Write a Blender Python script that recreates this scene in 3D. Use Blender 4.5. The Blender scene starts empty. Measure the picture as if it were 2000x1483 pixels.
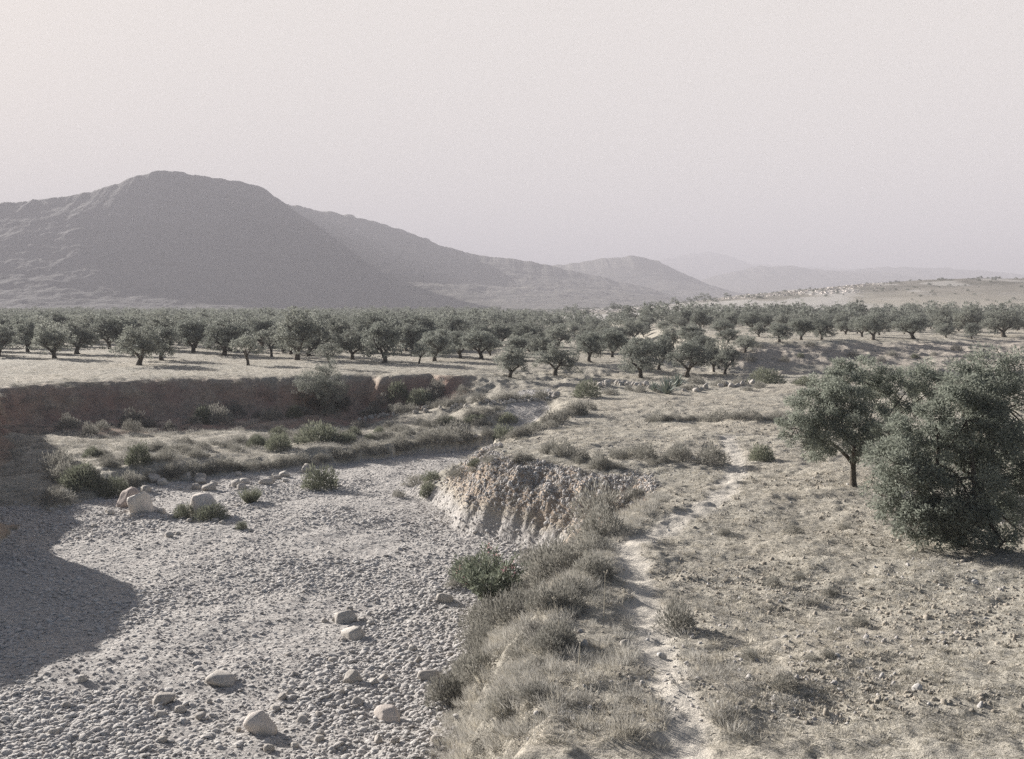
import bpy, math, random
import numpy as np
from mathutils import Vector, Matrix
R = math.radians
rng = np.random.default_rng(7)
random.seed(7)
S = bpy.context.scene
COL = S.collection

# ------------------------------------------------------------------ camera
FPX, HOR = 2150.0, 595.0            # focal length in photo pixels, row of the horizon
PITCH = math.atan((741.5 - HOR) / FPX)
CAMZ = 10.0
cd = bpy.data.cameras.new('camera'); cam = bpy.data.objects.new('camera', cd); COL.objects.link(cam)
cam.location = (0, 0, CAMZ); cam.rotation_euler = (math.pi/2 - PITCH, 0, 0)
cd.sensor_width = 36; cd.lens = 36 * FPX / 2000; cd.clip_start = .1; cd.clip_end = 60000
S.camera = cam

# ------------------------------------------------------------------ sun and sky
SUN_EL, SUN_AZ = R(18.5), R(48)       # elevation; degrees to the left of the view direction
sd = bpy.data.lights.new('sun', 'SUN'); sun = bpy.data.objects.new('sun', sd); COL.objects.link(sun)
sd.energy = 5.0; sd.angle = R(.6); sd.color = (1, .945, .885)
to_sun = Vector((-math.sin(SUN_AZ)*math.cos(SUN_EL), math.cos(SUN_AZ)*math.cos(SUN_EL), math.sin(SUN_EL)))
sun.rotation_euler = to_sun.to_track_quat('Z', 'Y').to_euler(); sun.location = (-60, 20, 60)
w = bpy.data.worlds.new('World'); S.world = w; w.use_nodes = True
nt = w.node_tree; nt.nodes.clear()
N = nt.nodes.new; LK = nt.links.new
out = N('ShaderNodeOutputWorld'); bg = N('ShaderNodeBackground'); sky = N('ShaderNodeTexSky')
sky.sky_type = 'NISHITA'; sky.sun_disc = False; sky.sun_elevation = SUN_EL; sky.sun_rotation = -SUN_AZ
sky.air_density = 1.0; sky.dust_density = 4.0; sky.ozone_density = 1.0
bg.inputs['Strength'].default_value = .05
tc = N('ShaderNodeTexCoord'); sep = N('ShaderNodeSeparateXYZ'); LK(tc.outputs['Generated'], sep.inputs[0])
mr = N('ShaderNodeMapRange'); mr.interpolation_type = 'SMOOTHSTEP'
LK(sep.outputs['Z'], mr.inputs['Value']); mr.inputs['From Min'].default_value = .28; mr.inputs['From Max'].default_value = .62
mr.inputs['To Min'].default_value = .93; mr.inputs['To Max'].default_value = .04
mx = N('ShaderNodeMix'); mx.data_type = 'RGBA'
hs = N('ShaderNodeHueSaturation'); hs.inputs['Saturation'].default_value = 1.1; hs.inputs['Value'].default_value = .55; LK(sky.outputs[0], hs.inputs['Color'])
az = N('ShaderNodeMapRange'); az.interpolation_type = 'SMOOTHSTEP'; LK(sep.outputs['Y'], az.inputs['Value'])
az.inputs['From Min'].default_value = -.3; az.inputs['From Max'].default_value = .55; az.inputs['To Min'].default_value = .12
ml = N('ShaderNodeMath'); ml.operation = 'MULTIPLY'; LK(mr.outputs[0], ml.inputs[0]); LK(az.outputs[0], ml.inputs[1]); LK(ml.outputs[0], mx.inputs[0]); LK(hs.outputs[0], mx.inputs[6]); mx.inputs[7].default_value = (4.9, 4.55, 4.22, 1)
LK(mx.outputs[2], bg.inputs['Color']); LK(bg.outputs[0], out.inputs[0])
vs = S.view_settings; vs.view_transform = 'Standard'; vs.look = 'None'; vs.exposure = 1.92; vs.gamma = 1; vs.use_curve_mapping = False
S.cycles.volume_bounces = 1; S.cycles.max_bounces = 6; S.cycles.diffuse_bounces = 3
S.cycles.use_denoising = False

# ------------------------------------------------------------------ helpers
def px(x, y, z=0.0):
    """a point of the photo as a place on the level z"""
    u = (x - 1000) / FPX; v = (741.5 - y) / FPX
    d = np.array([u, math.cos(PITCH) + v*math.sin(PITCH), -math.sin(PITCH) + v*math.cos(PITCH)])
    t = (z - CAMZ) / d[2]
    return (d[0]*t, d[1]*t)
def at_depth(x, y, Y):
    u = (x - 1000) / FPX; v = (741.5 - y) / FPX
    d = np.array([u, math.cos(PITCH) + v*math.sin(PITCH), -math.sin(PITCH) + v*math.cos(PITCH)])
    return d[0]*Y/d[1], CAMZ + d[2]*Y/d[1]
def sst(x, a=0.0, b=1.0):
    t = np.clip((np.asarray(x, float) - a) / (b - a), 0, 1); return t*t*(3 - 2*t)
def _h(ix, iy, s):
    n = (ix.astype(np.int64)*374761393 + iy.astype(np.int64)*668265263 + s*974634777) & 0xffffffff
    n = ((n ^ (n >> 13)) * 1274126177) & 0xffffffff
    return ((n ^ (n >> 16)) & 0xffffff) / float(0xffffff)
def vn(x, y, s=0):
    x = np.asarray(x, float); y = np.asarray(y, float)
    ix = np.floor(x); iy = np.floor(y); fx = x-ix; fy = y-iy
    fx = fx*fx*fx*(fx*(fx*6-15)+10); fy = fy*fy*fy*(fy*(fy*6-15)+10)
    a = _h(ix, iy, s); b = _h(ix+1, iy, s); c = _h(ix, iy+1, s); d = _h(ix+1, iy+1, s)
    return (a+(b-a)*fx)*(1-fy)+(c+(d-c)*fx)*fy - .5
def fbm(x, y, s=0, o=4, g=.5):
    r = 0; a = 1.0; k = 1.0
    for i in range(o):
        r = r + a*vn(x*k + 17.3*i, y*k - 9.1*i, s+i*31); k *= 2.03; a *= g
    return r
def ridged(x, y, s=0, o=4):
    r = 0; a = 1.0; k = 1.0
    for i in range(o):
        r = r + a*(1 - 4*np.abs(vn(x*k+5.3*i, y*k+3.7*i, s+i*13))); k *= 2.1; a *= .5
    return r
def inside(P, x, y):
    P = np.asarray(P); r = np.zeros(x.shape, bool); j = len(P)-1
    for i in range(len(P)):
        xi, yi = P[i]; xj, yj = P[j]
        if yi != yj: r ^= ((yi > y) != (yj > y)) & (x < (xj-xi)*(y-yi)/(yj-yi)+xi)
        j = i
    return r
def pdist(P, x, y, closed=True):
    P = np.asarray(P); n = len(P); d = np.full(x.shape, 1e9)
    for i in range(n if closed else n-1):
        ax, ay = P[i]; bx, by = P[(i+1) % n]; dx, dy = bx-ax, by-ay
        t = np.clip(((x-ax)*dx+(y-ay)*dy)/(dx*dx+dy*dy+1e-9), 0, 1)
        d = np.minimum(d, (x-ax-t*dx)**2+(y-ay-t*dy)**2)
    return np.sqrt(d)
def bank(foot, top, x, y):
    ft = inside(foot, x, y); tp = inside(top, x, y)
    df = pdist(foot, x, y); dt = pdist(top, x, y)
    t = df/(df+dt+1e-6)
    return np.where(tp, 1.0, np.where(ft, t, 0.0))

# ------------------------------------------------------------------ the lie of the land
RF = [(-1,-30),(-1.2,0),(-1.6,15), px(840,1483), px(870,1400), px(895,1300), px(930,1210), px(1010,1130), px(1060,1095), px(1092,1088),
      px(1000,1062), px(920,1046), px(880,1016), px(850,985), px(795,966), px(845,936), px(900,916), px(980,888), (1.5,80),(3,90),(3.5,100),(6,125),(300,125),(300,-30)]
RT = [(1,-30),(.4,0),(.1,12), px(985,1483,3), px(1060,1350,3), px(1120,1200,3), px(1170,1120,3), px(1212,1050,3), px(1290,985,3), px(1325,950,3),
      px(1305,918,3), px(1215,905,3), (4.4,46.2), (3.6,46.8), (2.4,48.6), (.8,50.4), (-.6,53), (.2,55), px(1020,865,3), px(1060,845,3), px(1100,800,3), px(1130,775,3),(5.5,100),(8,130),(300,130),(300,-30)]
TF = [(-60,38),(-30,50),(-24,54), px(80,1010), px(200,975), px(300,952), px(450,932), px(560,924), px(700,902), px(850,884), px(970,870),(.3,85),(1.6,98),(0,120),(-60,120)]
TT = [(-60,44),(-30,54),(-25,57), px(100,950,.9), px(200,912,.9), px(300,902,.9), px(450,880,.9), px(560,874,.9), px(700,872,.9), px(850,858,.9), px(960,850,.9),(-1.2,87),(.2,99),(-1,120),(-60,120)]
LT = [(-70,-30),(-45,10),(-30,27),(-25,34),(-23,37.5),(-22.7,41),(-22.6,44.5),(-23.4,47.5),(-27.6,51.5),(-28.6,57),(-31.2,64),(-33.6,70),(-35,73),(-38.5,80), px(30,748,4), px(80,745,4), px(200,739,4), px(300,735,4), px(400,734,4),
      px(500,732,4), px(560,734,4), px(640,731,4), px(705,729,4), px(752,727,4), px(770,732,4), px(850,726,4), px(885,729,4),(-4.4,95),(-2.5,104),(3,114),(10,121),(16,125),(21,127),(24.5,124),(26,127),(31,130),(37,131),(45,138),(55,145),(66,156),(200,190),(300,300),(300,9000),(-900,9000),(-900,-30)]
LF = [(-60,-30),(-42,10),(-28,25),(-24,32),(-21.8,36.5),(-21.6,41),(-21.4,45.5),(-22.4,49),(-26.2,53),(-27.2,58),(-29.8,65),(-32.2,70.6),(-33.8,73.5),(-34.5,76), px(40,852,.9), px(110,848,.8), px(200,852,.9), px(350,836,1.0),
      px(500,822,1.1), px(650,810,1.4), px(752,797,1.8), px(850,784,2.2), px(935,771,2.6), (-.5,90),(4,93),(10,101),(20.7,109),(24,115),(33,119),(43,117),(52,112),(120,100),(300,100),(300,9000),(-900,9000),(-900,-30)]
GU = [(21,113),(28,111),(36,108),(46,104),(60,98),(120,90),(120,106),(60,112),(45,116),(33,118),(26,116)]   # gully between the two banks on the right
H1 = np.array([(1100,606),(1200,604),(1300,596),(1400,584),(1500,573),(1600,564),(1700,557),(1800,551),(1925,547),(2200,540),(2600,535)], float)
PATH = [px(1345,1600,3), px(1340,1483,3), px(1325,1380,3), px(1300,1290,3), px(1265,1190,3), px(1240,1110,3), px(1225,1060,3), px(1262,1040,3), px(1330,1008,3), px(1390,985,3), px(1420,955,3), px(1445,900,3), px(1420,850,3)]

def land(x, y):
    """height, and the masks bed / cliff / path, of the ground at x, y"""
    x = np.asarray(x, float); y = np.asarray(y, float)
    shp = x.shape; x = x.ravel(); y = y.ravel()
    z = np.empty_like(x); bed = np.zeros_like(x); cl = np.zeros_like(x); pa = np.zeros_like(x); dry = np.ones_like(x)
    near = (y < 175) & (np.abs(x) < 150)
    X, Y = x[near], y[near]
    n1 = fbm(X*.16, Y*.16, 1, 3); 
    wx = X + .9*vn(X*.45, Y*.45, 3) + .45*vn(X*1.4, Y*1.4, 4) + .2*vn(X*3.3, Y*3.3, 5)
    wy = Y + .9*vn(X*.45, Y*.45, 6) + .45*vn(X*1.4, Y*1.4, 7) + .2*vn(X*3.3, Y*3.3, 8)
    q = .25+.75*np.clip(np.abs(Y-48)/14-.4, 0, 1); tR = bank(RF, RT, X+(wx-X)*q+(1-q)*.6*vn(X*.45, Y*.45, 3), Y+(wy-Y)*q+(1-q)*.6*vn(X*.45, Y*.45, 6)); tT = bank(TF, TT, wx, wy); tL = bank(LF, LT, wx, wy)
    zb = 2.75*sst(Y, 75, 86) * sst(X, -9, -1) + .12*fbm(X*.3, Y*.3, 11, 3)
    zb = zb + .28*np.exp(-((X+11)/5)**2-((Y-52)/5)**2) + .10*fbm(X*.8, Y*.5, 12, 2)
    zT = .8 - .55*sst(-X, 4, 12)*sst(Y, 76, 85) + 1.8*sst(Y, 76, 94)*sst(X, -15, -1) + .5*fbm(X*.25, Y*.25, 14, 3)
    zR = 3.0 + .45*fbm(X*.12, Y*.12, 15, 3)*sst(X, 0, 6) + .16*fbm(X*.6, Y*.6, 16, 3) - .2*np.exp(-((X-1)/4)**2-((Y-42)/4)**2)
    zR = zR + .35*sst(X, 3, 14)*sst(-Y, -32, -16)
    zL = 4.0 + 1.7*np.exp(-((X+35.5)/4)**2-((Y-70)/4.5)**2) + .75*np.exp(-((X+24)/4)**2-((Y-42)/7)**2) + 1.7*sst(X, 21, 27) + .22*fbm(X*.1, Y*.1, 18, 3)  # two humps added to the unseen left bank so its shadow reaches further
    sT = sst(np.clip(tT + .35*fbm(X*.7, Y*.7, 91, 3)*4*tT*(1-tT), 0, 1)); tRn = np.clip(tR + (.25+.75*sst(Y, 39, 43))*(.16*fbm(X*.8, Y*.8, 92, 3) + .07*fbm(X*4, Y*4, 93, 3, .6))*4*tR*(1-tR), 0, 1); kk = sst(Y, 40, 43)*(1-sst(Y, 54, 58)); sR = kk*(1-(1-tRn)**2.4)+(1-kk)*(.55*sst(tRn)+.45*tRn)
    ru = 1 - np.abs(2*vn(X*.9+Y*.25, Y*.25, 21))*2             # rain rills down the cliffs
    zz = np.maximum(zb, zb + (zT-zb)*sT)
    zr = zb + (zR-zb)*sR
    zz = np.maximum(zz, zr)
    g = inside(GU, wx, wy); dg = pdist(GU, wx, wy); zz = zz - np.where(g, np.minimum(dg, 1.5), 0)*.45
    br = .12*fbm(X*.3, Y*.3, 95, 3); shL = .24*np.clip(tL/.72, 0, 1)**1.2 + .72*sst(tL, .62+br, .90+.5*br) + .04*sst(tL, .85, 1.0)
    wm = sst(X, -4.6, -2.6); shL = shL*(1-wm)+sst(tL)*wm
    shL = np.where(X > 21, tL, shL)
    face = 4*tL*(1-tL)
    zl = zz + (np.maximum(zL, zz)-zz)*shL
    zl = zl + face*(.35*ridged(X*.5, Y*.5, 23, 3)-.25) * np.where(X > 20, .45, .35)
    zz = np.where(tL > 0, zl, zz)
    faceR = 4*tR*(1-tR)*(tR > 0)
    zz = zz + faceR*(.05*ridged(X*.9, Y*.9, 27, 3)+.17*fbm(X*2.7, Y*2.7, 28, 4, .6)*(Y > 40))
    grav = (1-sst(tR, 0, .25))*(1-sst(tT, 0, .4))*(1-sst(tL, 0, .2))
    zz = zz + grav*(.05*fbm(X*2.2, Y*2.2, 31, 3)+.03*vn(X*6, Y*6, 32))
    zz = zz + (1-grav)*(.09*fbm(X*1.5, Y*1.5, 33, 3)+.05*vn(X*5, Y*5, 34))
    dp = pdist(PATH, X + .35*vn(X*1.1, Y*1.1, 35), Y + .35*vn(X*1.1, Y*1.1, 36), False)
    pm = (1 - sst(dp, .18, .62)) * (Y < 72)
    zz = zz - .05*pm
    z[near] = zz; bed[near] = grav
    gx = np.abs(vn(X*.01, Y*.01)) # unused slope seed
    steepR = sst(faceR, .3, .8)*((Y > 41) & (Y < 56) & (X < 6.5)); cl[near] = np.maximum(steepR, sst(face, .25, .7)*(tL > 0)*(1-wm*(X < 22))*np.where(X > 20, .5, 1))
    cl[near] = np.maximum(cl[near], np.where(g & (dg < 1.5), .6, 0))
    pa[near] = pm
    far = ~near
    X, Y = x[far], y[far]
    zf = 4.0 + 1.7*sst(X, 21, 27)*(1-sst(Y, 260, 420)) + .22*fbm(X*.1, Y*.1, 18, 3)*(1-sst(Y, 300, 600))
    lo = (Y < 100) & (X > 100); zf = np.where(lo, 3.0, zf)
    # stony hillside on the right, its crest about 700 m away
    u = np.clip(1000 + FPX*X/np.maximum(Y, 50), 0, 2600)
    crest = (HOR - np.interp(u, H1[:, 0], H1[:, 1]))/FPX*700 + CAMZ
    crest = np.where(u < 1100, 4, crest)
    up = sst(Y, 330, 690)**1.1 * (1-.75*sst(Y, 740, 1300))
    zf = zf + np.maximum(crest-4, 0)*up + 1.6*fbm(X*.02, Y*.02, 41, 4)*sst(Y, 400, 700)*sst(u, 1150, 1500)
    zf = zf + 1.2*fbm(X*.012, Y*.012, 44, 3)*sst(Y, 180, 350)
    z[far] = zf
    return z.reshape(shp), bed.reshape(shp), cl.reshape(shp), pa.reshape(shp)
def ground_z(x, y):
    return land(np.atleast_1d(np.asarray(x, float)), np.atleast_1d(np.asarray(y, float)))[0]

# ------------------------------------------------------------------ materials
def new_mat(name, rough=.9):
    m = bpy.data.materials.new(name); m.use_nodes = True
    b = m.node_tree.nodes['Principled BSDF']; b.inputs['Roughness'].default_value = rough
    b.inputs['Specular IOR Level'].default_value = .15
    return m, m.node_tree, b
def nd(t, kind, **k):
    n = t.nodes.new(kind)
    for a, v in k.items():
        if a in n.inputs: n.inputs[a].default_value = v
        else: setattr(n, a, v)
    return n
def noise(t, co, scale, detail=5, rough=.55):
    n = nd(t, 'ShaderNodeTexNoise', Scale=scale, Detail=detail, Roughness=rough); t.links.new(co, n.inputs['Vector']); return n.outputs['Fac']
def ramp(t, v, a, b):
    n = nd(t, 'ShaderNodeMapRange'); n.inputs['From Min'].default_value = a; n.inputs['From Max'].default_value = b; t.links.new(v, n.inputs['Value']); return n.outputs[0]
def mix(t, f, a, b, mode='MIX'):
    n = t.nodes.new('ShaderNodeMix'); n.data_type = 'RGBA'; n.blend_type = mode
    for s, v in ((0, f), (6, a), (7, b)):
        if isinstance(v, (tuple, float, int)): n.inputs[s].default_value = v if not isinstance(v, tuple) else (*v, 1)
        else: t.links.new(v, n.inputs[s])
    return n.outputs[2]
def math_(t, op, a, b):
    n = t.nodes.new('ShaderNodeMath'); n.operation = op
    for s, v in ((0, a), (1, b)):
        if isinstance(v, (float, int)): n.inputs[s].default_value = v
        else: t.links.new(v, n.inputs[s])
    return n.outputs[0]
def attr(t, name, kind='GEOMETRY'):
    n = t.nodes.new('ShaderNodeAttribute'); n.attribute_name = name; n.attribute_type = kind; return n.outputs['Fac']

def ground_material():
    m, t, b = new_mat('earth', .95)
    g = nd(t, 'ShaderNodeTexCoord').outputs['Object']
    big, mid, fine, tiny = noise(t, g, .12, 4), noise(t, g, .9, 5), noise(t, g, 7, 5, .65), noise(t, g, 26, 4, .7)
    soil = mix(t, ramp(t, mid, .35, .65), (.37, .335, .28), (.47, .435, .37))
    soil = mix(t, ramp(t, big, .35, .7), soil, (.39, .37, .32))
    soil = mix(t, math_(t, 'MULTIPLY', ramp(t, fine, .48, .60), .8), soil, (.20, .185, .15))
    soil = mix(t, math_(t, 'MULTIPLY', ramp(t, tiny, .53, .64), .6), soil, (.16, .15, .125))
    v = nd(t, 'ShaderNodeTexVoronoi', Scale=5.5); t.links.new(g, v.inputs['Vector'])
    stone = mix(t, ramp(t, fine, .35, .65), (.40, .385, .365), (.56, .54, .51))
    cn = nd(t, 'ShaderNodeSeparateColor'); t.links.new(v.outputs['Color'], cn.inputs[0])
    stone = mix(t, math_(t, 'MULTIPLY', cn.outputs[0], .5), stone, (.36, .335, .31))
    stone = mix(t, math_(t, 'MULTIPLY', ramp(t, v.outputs['Distance'], .35, .6), .6), stone, (.30, .28, .265))
    cliff = mix(t, ramp(t, mid, .35, .65), (.37, .29, .225), (.46, .39, .315))
    cliff = mix(t, math_(t, 'MULTIPLY', ramp(t, noise(t, g, 2.3, 5, .7), .45, .6), .6), cliff, (.24, .19, .155))
    cliff = mix(t, math_(t, 'MULTIPLY', ramp(t, fine, .5, .62), .7), cliff, (.22, .175, .14))
    col = mix(t, ramp(t, math_(t, 'ADD', attr(t, 'bed'), math_(t, 'MULTIPLY', fine, .4)), .55, .95), soil, stone)
    cliff = mix(t, math_(t, 'MULTIPLY', attr(t, 'red'), ramp(t, noise(t, g, .5, 4), .3, .7)), cliff, (.30, .195, .16))
    col = mix(t, attr(t, 'cliff'), col, cliff)
    col = mix(t, math_(t, 'MULTIPLY', attr(t, 'path'), .85), col, (.53, .495, .44))
    chalk_and_lit = mix(t, ramp(t, fine, .4, .6), (.32, .305, .285), (.40, .385, .36))
    far = attr(t, 'far'); fm = noise(t, g, .045, 6, .7)
    fcol = mix(t, ramp(t, fm, .42, .6), (.20, .185, .165), (.12, .115, .10))
    col = mix(t, far, col, fcol)
    col = mix(t, attr(t, 'chalk_and_lit'), col, chalk_and_lit)
    t.links.new(col, b.inputs['Base Color'])
    h = math_(t, 'ADD', math_(t, 'MULTIPLY', fine, .10), math_(t, 'MULTIPLY', tiny, .045))
    h = math_(t, 'ADD', h, math_(t, 'MULTIPLY', math_(t, 'MULTIPLY', mid, attr(t, 'cliff')), .5))
    h = math_(t, 'SUBTRACT', h, math_(t, 'MULTIPLY', math_(t, 'MULTIPLY', v.outputs['Distance'], attr(t, 'bed')), .07))
    bp = nd(t, 'ShaderNodeBump', Strength=.9, Distance=1.0); t.links.new(h, bp.inputs['Height']); t.links.new(bp.outputs[0], b.inputs['Normal'])
    return m
def hill_material(name, c1, c2, c3, sc):
    m, t, b = new_mat(name, 1)
    g = nd(t, 'ShaderNodeTexCoord').outputs['Object']
    a = noise(t, g, sc, 6, .6); f = noise(t, g, sc*9, 5, .7); s = noise(t, g, sc*26, 4, .8)
    mp = nd(t, 'ShaderNodeMapping'); mp.inputs['Scale'].default_value = (.5, .5, 45); t.links.new(g, mp.inputs['Vector'])
    lay = noise(t, mp.outputs[0], sc*3, 4, .6)
    c = mix(t, ramp(t, a, .35, .65), c1, c2)
    c = mix(t, math_(t, 'MULTIPLY', ramp(t, f, .48, .62), .8), c, c3)
    c = mix(t, math_(t, 'MULTIPLY', ramp(t, lay, .52, .64), .4), c, tuple(min(1, k*1.5) for k in c2))
    c = mix(t, math_(t, 'MULTIPLY', ramp(t, s, .55, .63), .75), c, tuple(k*.6 for k in c3))
    t.links.new(c, b.inputs['Base Color'])
    bp = nd(t, 'ShaderNodeBump', Strength=.6, Distance=8.0); t.links.new(f, bp.inputs['Height']); t.links.new(bp.outputs[0], b.inputs['Normal'])
    return m
def leaf_material(name, dark, light, back=.25):
    m, t, b = new_mat(name, .65)
    r = attr(t, 'tint'); oi = nd(t, 'ShaderNodeObjectInfo').outputs['Random']
    c = mix(t, r, dark, light)
    c = mix(t, math_(t, 'MULTIPLY', oi, .45), c, tuple(k*1.4 for k in light))
    t.links.new(c, b.inputs['Base Color'])
    tr = nd(t, 'ShaderNodeBsdfTranslucent'); t.links.new(c, tr.inputs['Color'])
    ms = nd(t, 'ShaderNodeMixShader'); ms.inputs[0].default_value = back
    o = t.nodes['Material Output']
    t.links.new(b.outputs[0], ms.inputs[1]); t.links.new(tr.outputs[0], ms.inputs[2]); t.links.new(ms.outputs[0], o.inputs['Surface'])
    return m
def rock_material(name, c1, c2, c3, sc=3.0):
    m, t, b = new_mat(name, .9)
    g = nd(t, 'ShaderNodeTexCoord').outputs['Object']; oi = nd(t, 'ShaderNodeObjectInfo').outputs['Random']
    a = noise(t, g, sc, 5, .6); f = noise(t, g, sc*6, 5, .7)
    c = mix(t, ramp(t, a, .35, .65), c1, c2)
    c = mix(t, math_(t, 'MULTIPLY', ramp(t, f, .52, .64), .5), c, c3)
    c = mix(t, math_(t, 'MULTIPLY', oi, .45), c, c3)
    t.links.new(c, b.inputs['Base Color'])
    bp = nd(t, 'ShaderNodeBump', Strength=.5, Distance=.05); t.links.new(f, bp.inputs['Height']); t.links.new(bp.outputs[0], b.inputs['Normal'])
    return m
def bark_material():
    m, t, b = new_mat('bark', .95)
    g = nd(t, 'ShaderNodeTexCoord').outputs['Object']
    a = noise(t, g, 9, 5, .7)
    t.links.new(mix(t, ramp(t, a, .35, .65), (.045, .037, .03), (.13, .115, .095)), b.inputs['Base Color'])
    bp = nd(t, 'ShaderNodeBump', Strength=.8, Distance=.05); t.links.new(a, bp.inputs['Height']); t.links.new(bp.outputs[0], b.inputs['Normal'])
    return m
EARTH = ground_material()
OLIVE = leaf_material('olive_leaves', (.105, .115, .10), (.26, .272, .24), .35)
OLIVE_NEAR = leaf_material('silver_olive_leaves', (.125, .14, .118), (.30, .32, .27), .45)
OLIVE_PALE = leaf_material('pale_olive_leaves', (.14, .148, .13), (.31, .32, .28), .35)
SCRUB = leaf_material('grey_scrub', (.20, .193, .178), (.42, .405, .37), .35)
SCRUBD = leaf_material('dusky_scrub', (.135, .132, .118), (.30, .29, .258), .3)
GREENS = leaf_material('green_scrub', (.10, .108, .082), (.24, .25, .19))
OLEAN = leaf_material('oleander_leaves', (.09, .105, .08), (.26, .285, .215))
STRAW = leaf_material('straw', (.27, .25, .21), (.47, .44, .375), .3)
AGAVE = leaf_material('agave_leaves', (.16, .19, .16), (.30, .33, .29), .05)
PINK = leaf_material('pink_petals', (.45, .24, .26), (.62, .38, .40), .3)
BARK = bark_material()
ROCK = rock_material('limestone', (.40, .375, .34), (.55, .52, .48), (.27, .24, .215))
ROCKW = rock_material('pale_limestone', (.52, .49, .45), (.64, .60, .56), (.40, .33, .29), 2.0)
ROCKP = rock_material('pinkish_limestone', (.36, .31, .285), (.46, .41, .38), (.28, .225, .20), 2.0)
PEB = rock_material('pebble', (.42, .405, .39), (.62, .60, .57), (.33, .295, .275), 4.0)

# ------------------------------------------------------------------ mesh helpers
def mesh(name, V, F, mat=None, smooth=False, attrs=None, fattrs=None):
    V = np.ascontiguousarray(V, np.float32); F = np.ascontiguousarray(F, np.int32)
    me = bpy.data.meshes.new(name); n, k = F.shape
    me.vertices.add(len(V)); me.vertices.foreach_set('co', V.ravel())
    me.loops.add(n*k); me.loops.foreach_set('vertex_index', F.ravel())
    me.polygons.add(n); me.polygons.foreach_set('loop_start', np.arange(0, n*k, k, dtype=np.int32))
    me.update(calc_edges=True)
    if smooth: me.polygons.foreach_set('use_smooth', np.ones(n, bool))
    for a, v in (attrs or {}).items():
        me.attributes.new(a, 'FLOAT', 'POINT').data.foreach_set('value', np.ascontiguousarray(v, np.float32))
    for a, v in (fattrs or {}).items():
        me.attributes.new(a, 'FLOAT', 'FACE').data.foreach_set('value', np.ascontiguousarray(v, np.float32))
    if mat: me.materials.append(mat)
    return me
def obj(name, me, parent=None, loc=None):
    o = bpy.data.objects.new(name, me); COL.objects.link(o)
    if parent: o.parent = parent
    if loc is not None: o.location = loc
    return o
def tag(o, label=None, cat=None, group=None, kind=None):
    for k, v in (('label', label), ('category', cat), ('group', group), ('kind', kind)):
        if v: o[k] = v
    return o
def dup(root, loc, rz, sc, label, group=None):
    c = root.copy(); COL.objects.link(c); c.location = loc; c.rotation_euler = (0, 0, rz); c.scale = sc
    c['label'] = label
    if group: c['group'] = group
    for ch in root.children:
        d = ch.copy(); COL.objects.link(d); d.parent = c
    return c
def tube(path, rad, n=7):
    P = np.asarray(path, float); V = []; F = []
    for i, p in enumerate(P):
        d = P[min(i+1, len(P)-1)] - P[max(i-1, 0)]; d /= np.linalg.norm(d)+1e-9
        a = np.cross(d, (0.3, 1, .1)); a /= np.linalg.norm(a)+1e-9; b = np.cross(d, a)
        for k in range(n):
            th = 2*math.pi*k/n; rr = rad[i]*(1+.12*math.sin(3*th+i))
            V.append(p + rr*(a*math.cos(th)+b*math.sin(th)))
    for i in range(len(P)-1):
        for k in range(n):
            F.append((i*n+k, i*n+(k+1) % n, (i+1)*n+(k+1) % n, (i+1)*n+k))
    return np.array(V), np.array(F)
def join(parts):
    V = []; F = []; o = 0
    for v, f in parts:
        V.append(v); F.append(f+o); o += len(v)
    return np.concatenate(V), np.concatenate(F)
def leaves(C, D, L, W, g):
    """rhombic leaves at C pointing along D (n x 3); L, W sizes"""
    n = len(C); D = D/(np.linalg.norm(D, axis=1, keepdims=True)+1e-9)
    s = np.cross(D, g.normal(size=(n, 3))); s /= np.linalg.norm(s, axis=1, keepdims=True)+1e-9
    L = np.reshape(L, (-1, 1))*np.ones((n, 1)); W = np.reshape(W, (-1, 1))*np.ones((n, 1))
    V = np.stack([C, C+D*L*.5+s*W*.5, C+D*L, C+D*L*.5-s*W*.5], 1).reshape(-1, 3)
    return V, np.arange(4*n).reshape(n, 4)
def bezier(a, b, c, n=6):
    t = np.linspace(0, 1, n)[:, None]; return (1-t)**2*a + 2*t*(1-t)*b + t*t*c

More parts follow.
